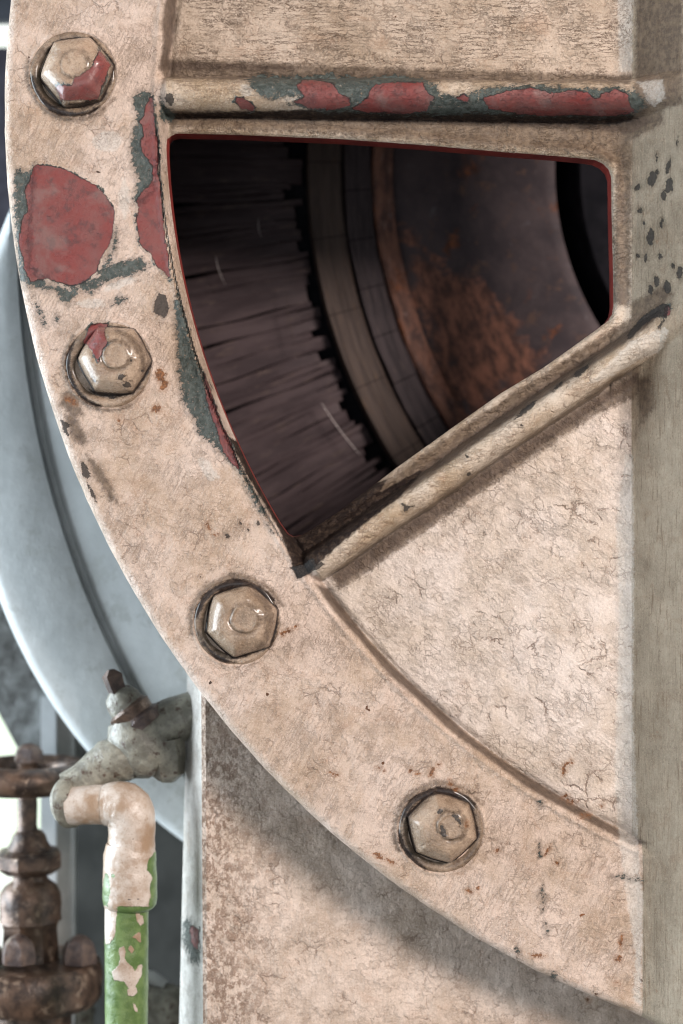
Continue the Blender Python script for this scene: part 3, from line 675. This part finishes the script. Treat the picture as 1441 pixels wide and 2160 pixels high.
# ------------------------------------------------------------------ the blue grey housing behind the rim
HH = -430.0
def circ_hit(c, r, o, a):
    d = np.stack([-np.cos(a), np.sin(a)], 1); f = np.array(o)-np.array(c); b = d@f; q = b*b-(f@f-r*r)
    t = -b+np.sqrt(q); return np.array(o)+d*t[:,None]
a = np.radians(np.linspace(-75, 72, 200)); o_ = (1150, 800)
Oc = circ_hit((1037, 881), 1104, o_, a); Gc = circ_hit((2044, 506), 1999, (1150, 800), a)
Gc = np.where((np.hypot(*(Gc-o_).T) < np.hypot(*(Oc-o_).T)-25)[:,None], Gc, Oc + (o_-Oc)*(25/np.hypot(*(Oc-o_).T))[:,None])
dirs = (Oc-o_)/np.hypot(*(Oc-o_).T)[:,None]
rows = []
def row(base, off, h):
    p = base + dirs*off; x, y = un(p[:,0], p[:,1], h); rows.append(np.stack([x, y, np.full(len(a), h)], 1))
row(Oc, 2, HH-260); row(Oc, 0, HH-22); row(Oc, -6, HH-8); row(Oc, -18, HH)
row(Gc, 26, HH); row(Gc, 10, HH-2); row(Gc, 6, HH-10); row(Gc, 4, HH-40); row(Gc, -7, HH-42); row(Gc, -12, HH-16); row(Gc, -20, HH-11); row(Gc, -190, HH+2)
V = np.concatenate(rows); n = len(a)
F = [(i*n+j, (i+1)*n+j, (i+1)*n+j+1, i*n+j+1) for i in range(len(rows)-1) for j in range(n-1)]
hs = mesh('generator_housing', V, np.array(F), M_blue, sharp=60)
tag(hs, 'large round pale blue grey housing out of focus behind the left rim', 'housing')

# ------------------------------------------------------------------ lathe and sweep helpers
def frame(d):
    d = Vector(d).normalized(); up = Vector((0, 0, 1)) if abs(d.z) < .9 else Vector((0, 1, 0))
    u = d.cross(up).normalized(); return u, d.cross(u).normalized()
def sweep(name, pts, rad, mat, parent, n=40, attrs=False, flat=False, lump=0, seed=0, rot=0):
    """tube through pts (x, y, h) with a radius per point; n=6 makes a hexagon"""
    if attrs:
        p2, r2 = [], []
        for (a_, b_, ra, rb) in zip(pts[:-1], pts[1:], rad[:-1], rad[1:]):
            m_ = max(1, int((Vector(b_)-Vector(a_)).length/3.5))
            for q_ in range(m_): p2.append(tuple(Vector(a_).lerp(Vector(b_), q_/m_))); r2.append(ra+(rb-ra)*q_/m_)
        pts, rad = p2+[tuple(pts[-1])], r2+[rad[-1]]; n = 72
    V = []; prev = None
    pts = [Vector(p) for p in pts]
    for i, p in enumerate(pts):
        d = (pts[min(i+1, len(pts)-1)] - pts[max(i-1, 0)]).normalized()
        if prev is None: u, v = frame(d)
        else:
            u = (prev - d*prev.dot(d)).normalized(); v = d.cross(u)
        prev = u
        for k in range(n):
            t = 2*math.pi*k/n + math.radians(rot); V.append(p + (u*math.cos(t)+v*math.sin(t))*rad[i])
    m = len(pts)
    V += [pts[0], pts[-1]]
    V = np.array([tuple(q) for q in V])
    if lump: V = V + np.stack([fbm(V[:,0]+V[:,2], V[:,1], 22, seed+q, 2) for q in range(3)], 1)*lump
    F = [(i*n+k, i*n+(k+1) % n, (i+1)*n+(k+1) % n, (i+1)*n+k) for i in range(m-1) for k in range(n)]
    F += [(m*n, (k+1) % n, k) for k in range(n)] + [(m*n+1, (m-1)*n+k, (m-1)*n+(k+1) % n) for k in range(n)]
    at = None
    if attrs:
        px_, py_ = screen(V); at = pipe_coats(px_, py_)
    return mesh(name, V, F, mat, parent, at, smooth=True, sharp=35 if not flat else 20)
def lathe(name, x, h, prof, mat, parent, n=48, **k):
    """vertical axis at screen x, profile of (screen y, radius) read at depth h"""
    s = (D-h)/D; X = CX+(x-CX)*s
    return sweep(name, [(X, CY+(y-CY)*s, h) for y, r in prof], [r*s for y, r in prof], mat, parent, n, **k)
def sw(name, pts, rad, mat, parent, n=32, **k):
    q = [U(*p) for p in pts]; return sweep(name, q, [r*(D-p[2])/D for r, p in zip(rad, pts)], mat, parent, n, **k)

GPIPE = [[(200,1912),(340,1912),(340,2300),(200,2300)], [(324,1800),(340,1780),(340,1912),(312,1912),(318,1890),(316,1870),(322,1850),(310,1835),(312,1815)],
         ell(224,1880,8,34,0), ell(238,1848,4,5)]
CPATCH = [[(286,1925),(302,1932),(304,1948),(295,1953),(288,1940)], [(296,1964),(298,1990),(285,1980),(278,1978)], ell(277,2003,6,8,-20),
          [(252,2000),(262,1996),(266,2010),(262,2020),(268,2030),(280,2040),(284,2050),(292,2036),(300,2035),(300,2055),(292,2070),(284,2080),(282,2090),(268,2080),(262,2070),(240,2068),(236,2050),(250,2036),(254,2020),(250,2008)],
          [(268,2088),(285,2078),(290,2092),(282,2102),(270,2100)], [(278,2112),(286,2120),(292,2136),(284,2132)],
          [(218,1912),(248,1915),(242,1975),(232,1990),(222,1992)]]
def pipe_coats(x, y):
    z = np.zeros_like(x); g = union(x, y, GPIPE); c = union(x, y, CPATCH)
    return dict(grn=np.minimum(g, -c)+OFF, red=z, drk=union(x, y, [ell(272,1897,6,2), ell(292,1897,4,2), ell(282,1770,2.5,2.5)])+OFF, brn=z, rst=z, sta=z, pal=z, grv=z)
def pipe_paint():
    t = T('green_over_cream_pipe')
    tiny = t.noise(4, 4, .7)
    col = t.mix(t.ss(t.noise(90, 5, .62), .40, .66), (.55,.475,.415), (.30,.20,.13))
    col = t.mix(t.ss(tiny, .52, .72, 0, .6), col, (.22,.13,.08))
    g = t.add(t.m_('SUBTRACT', t.attr('grn'), OFF), t.mul(t.m_('SUBTRACT', t.noise(10, 4, .7), .5), 7))
    mg = t.ss(g, -.5, .6)
    gc = t.mix(t.ss(t.noise(30, 4), .4, .62), (.085,.14,.042), (.14,.205,.072)); gc = t.mix(t.ss(tiny, .6, .72, 0, .5), gc, (.25,.34,.10))
    col = t.mix(mg, col, gc)
    dk = t.ss(t.add(t.m_('SUBTRACT', t.attr('drk'), OFF), t.mul(t.m_('SUBTRACT', tiny, .5), 7)), -.4, .6); col = t.mix(dk, col, (.05,.045,.04))
    h = t.add(t.mul(t.noise(22, 4), 2.6), t.mul(tiny, .8)); h = t.add(h, t.mul(mg, 1.0))
    return t.out(col, t.add(t.mul(t.noise(14, 3), .2), .22), h)
M_gp = pipe_paint()
PH = -240.0
gp = thing('elbow_pipe', 262, 2300, PH, 'green drain pipe with flaking cream elbow beside the pedestal', 'pipe')
lathe('pipe_run', 267, PH, [(2330,45),(2160,45),(2050,45.5),(1950,46),(1905,46),(1890,44)], M_gp, gp, attrs=True, lump=.8)
lathe('collar', 274, PH, [(1918,44),(1914,50),(1908,55),(1896,57),(1870,57),(1830,56),(1800,55),(1788,52),(1778,49)], M_gp, gp, attrs=True, lump=1.2, seed=3)
sw('elbow', [(277,1800,PH),(278,1760,PH),(278,1738,PH),(276,1720,PH),(271,1708,PH-2),(262,1701,PH-5),(250,1698,PH-8),(234,1697,PH-12),(222,1697,PH-14)],
   [50,49,49.5,51,52,52,50,46,43], M_gp, gp, 48, attrs=True, lump=1.6, seed=7)
sw('branch', [(240,1697,PH-10),(200,1697,PH-20),(150,1698,PH-32)], [41,41.5,42], M_gp, gp, 40, attrs=True, lump=1, seed=9)
ck = thing('drain_cock', 330, 1640, PH-60, 'grimy cast drain cock with square brass key, above the green pipe', 'valve')
sw('flange', [(166,1690,PH-40),(156,1690,PH-44),(144,1690,PH-50),(136,1690,PH-56)], [50,56,56,46], M_cock, ck, 36, lump=2)
sw('nozzle', [(150,1672,PH-62),(185,1648,PH-66),(215,1622,PH-70),(240,1604,PH-74)], [46,44,46,48], M_cock, ck, 30, lump=2, seed=2)
sw('neck_nut', [(205,1620,PH-70),(222,1608,PH-70),(262,1598,PH-72),(292,1590,PH-74),(300,1588,PH-75)], [34,46,50,46,40], M_cock, ck, 30, lump=2.5, seed=3)
sw('body', [(262,1512,PH-78),(272,1528,PH-78),(290,1552,PH-78),(312,1582,PH-80),(330,1604,PH-80),(342,1620,PH-80)], [38,56,64,66,60,36], M_cock, ck, 36, lump=3, seed=4)
sw('lug', [(345,1560,PH-70),(350,1600,PH-70),(352,1630,PH-72),(350,1646,PH-74)], [46,44,38,20], M_cock, ck, 7, lump=2.5, seed=5)
sw('inlet', [(330,1545,PH-90),(365,1520,PH-92),(430,1500,PH-96)], [58,50,48], M_cock, ck, 30, lump=3, seed=6)
sw('gland_ring', [(304,1536,PH-74),(290,1520,PH-74),(284,1512,PH-74)], [54,55,46], M_iron, ck, 36)
sw('gland_ring', [(284,1513,PH-74),(272,1496,PH-74),(267,1490,PH-74)], [46,48,40], M_bronze, ck, 36)
sw('cap', [(272,1496,PH-72),(258,1474,PH-72),(250,1462,PH-72),(244,1454,PH-72)], [40,38,32,18], M_cock, ck, 36, lump=3, seed=8)
sw('key', [(254,1470,PH-66),(244,1448,PH-64),(236,1424,PH-62),(234,1412,PH-62)], [20,22,24,8], M_iron, ck, 4, flat=True, rot=20)

VH = -640.0
gv = thing('globe_valve', 62, 2400, VH, 'brown bronze globe valve with horizontal handwheel at lower left', 'valve')
s_ = (D-VH)/D; wx, wy, _ = U(62, 1636, VH)
tor = [(wx+108*s_*math.cos(q), wy, VH+108*s_*math.sin(q)) for q in np.linspace(0, 2*math.pi, 61)]
hw = sweep('handwheel', tor, [30*s_]*61, M_bronze, gv, 20)
for q in (0.4, 0.4+math.pi*2/3, 0.4+math.pi*4/3):
    sweep('spoke', [(wx, wy, VH), (wx+104*s_*math.cos(q), wy, VH+104*s_*math.sin(q))], [14, 12], M_bronze, hw, 12)
lathe('wheel_nut', 62, VH, [(1606,34),(1598,34),(1582,30),(1572,18),(1568,6)], M_iron, gv, 6, rot=15)
lathe('stem', 58, VH, [(1600,22),(1670,20),(1700,21),(1740,20),(1760,24)], M_bronze, gv)
lathe('gland', 62, VH, [(1795,50),(1788,46),(1775,38),(1762,34),(1752,26),(1748,14)], M_bronze, gv)
lathe('bonnet_flange', 62, VH, [(1842,50),(1832,64),(1826,70),(1800,70),(1792,62),(1788,40)], M_bronze, gv, 8, rot=10)
lathe('bonnet', 64, VH, [(1940,66),(1925,64),(1905,66),(1885,64),(1868,54),(1856,38),(1836,32)], M_bronze, gv, lump=3)
lathe('yoke_block', 64, VH, [(2036,66),(2022,64),(1990,62),(1955,60),(1940,64)], M_bronze, gv, 8, lump=2, rot=10)
lathe('body_flange', 66, VH, [(2118,118),(2112,138),(2098,148),(2060,150),(2034,146),(2026,136),(2022,60)], M_bronze, gv, 56, lump=4)
lathe('lower_body', 66, VH, [(2420,84),(2160,84),(2118,84)], M_bronze, gv, 48, lump=3)
for (px, ph) in ((168, VH+40), (-30, VH+60), (40, VH+130)):
    k = (D-ph)/D
    nt = lathe('flange_nut', px, ph, [(2030,38),(2012,38),(1990,32),(1978,20),(1972,8)], M_iron, gv, 6, rot=12)

# ------------------------------------------------------------------ far background at the lower left
def box(name, x0, x1, y0, y1, h0, h1, mat, parent=None, skew=0):
    a = [U(x0, y0, h0), U(x1, y0, h0), U(x1+skew, y1, h0), U(x0+skew, y1, h0)]
    b = [(p[0], p[1], h1) for p in a]
    return mesh(name, a+b, [(0,1,2,3),(4,7,6,5),(0,4,5,1),(1,5,6,2),(2,6,7,3),(3,7,4,0)], mat, parent, smooth=False)
pp = thing('support_post', 120, 2300, -1000, 'pale grey upright post out of focus behind the bronze globe valve', 'post')
box('light_face', 86, 118, 1470, 2300, -850, -890, simple('white_post_face', (.62,.66,.68), (.72,.76,.78), 80, .5, .3), pp)  # lit side of the one post, its brightness put into the colour
box('grey_face', 119, 158, 1490, 2300, -865, -895, M_post, pp)
bw = box('back_wall', 150, 900, 1300, 2600, -1500, -1560, M_wall); tag(bw, 'dark mottled wall in shadow behind the green pipe and pedestal', 'wall')
V = [U(-160,1080,-900),U(110,1080,-900),U(240,1700,-900),U(128,1690,-900),U(60,1620,-900),U(-10,1490,-900),U(-160,1230,-900)]
V = V + [(p[0], p[1], -990) for p in V]
rk = mesh('mottled_casing', V, [tuple(range(7)), tuple(range(13, 6, -1))]+[(i, 7+i, 7+(i+1) % 7, (i+1) % 7) for i in range(7)], M_rock, smooth=False)
tag(rk, 'mottled grey machine casing with slanting lower edge, left of the blue grey housing', 'casing')
dp = box('dark_panel', -420, 60, 100, 1180, -1400, -1440, simple('violet_black_panel', (.035,.03,.045), (.09,.085,.11), 200, .7, .5)); tag(dp, 'dark panel out of focus beyond the upper left rim', 'panel')
dq = box('dark_beam', -420, 60, -300, 44, -1400, -1440, simple('dark_beam_paint', (.03,.035,.045), (.06,.065,.08), 200, .7, .5)); tag(dq, 'dark beam out of focus in the extreme upper left corner', 'beam')
sk = box('sky', -3000, 2400, -1500, 3600, -7000, -7010, M_sky); tag(sk, 'bright pale green daylight beyond the machine hall', None, None, 'structure')
# pipe fittings half seen behind the green pipe
ft = thing('pipe_union', 350, 2200, -700, 'dark pipe union glimpsed between the green pipe and the pedestal', 'fitting')
lathe('union_body', 345, -700, [(2300,60),(2180,58),(2150,52),(2120,56),(2095,50),(2082,30)], M_cock, ft, 30, lump=4)
sw('union_arm', [(345,2080,-720),(320,2062,-720),(290,2060,-720)], [16,15,14], M_post, ft, 16)
f2 = thing('valve_pipe', 170, 2300, -900, 'grimy pipe stub below the bronze valve flange', 'pipe')
lathe('stub', 172, -900, [(2300,26),(2150,26),(2128,30),(2120,20)], M_cock, f2, 24)
fl = mesh('floor', [(-9000,5400,9000),(9000,5400,9000),(9000,5400,-6900),(-9000,5400,-6900)], [(0,1,2,3)], M_wall, smooth=False); tag(fl, 'dark hall floor', None, None, 'structure')
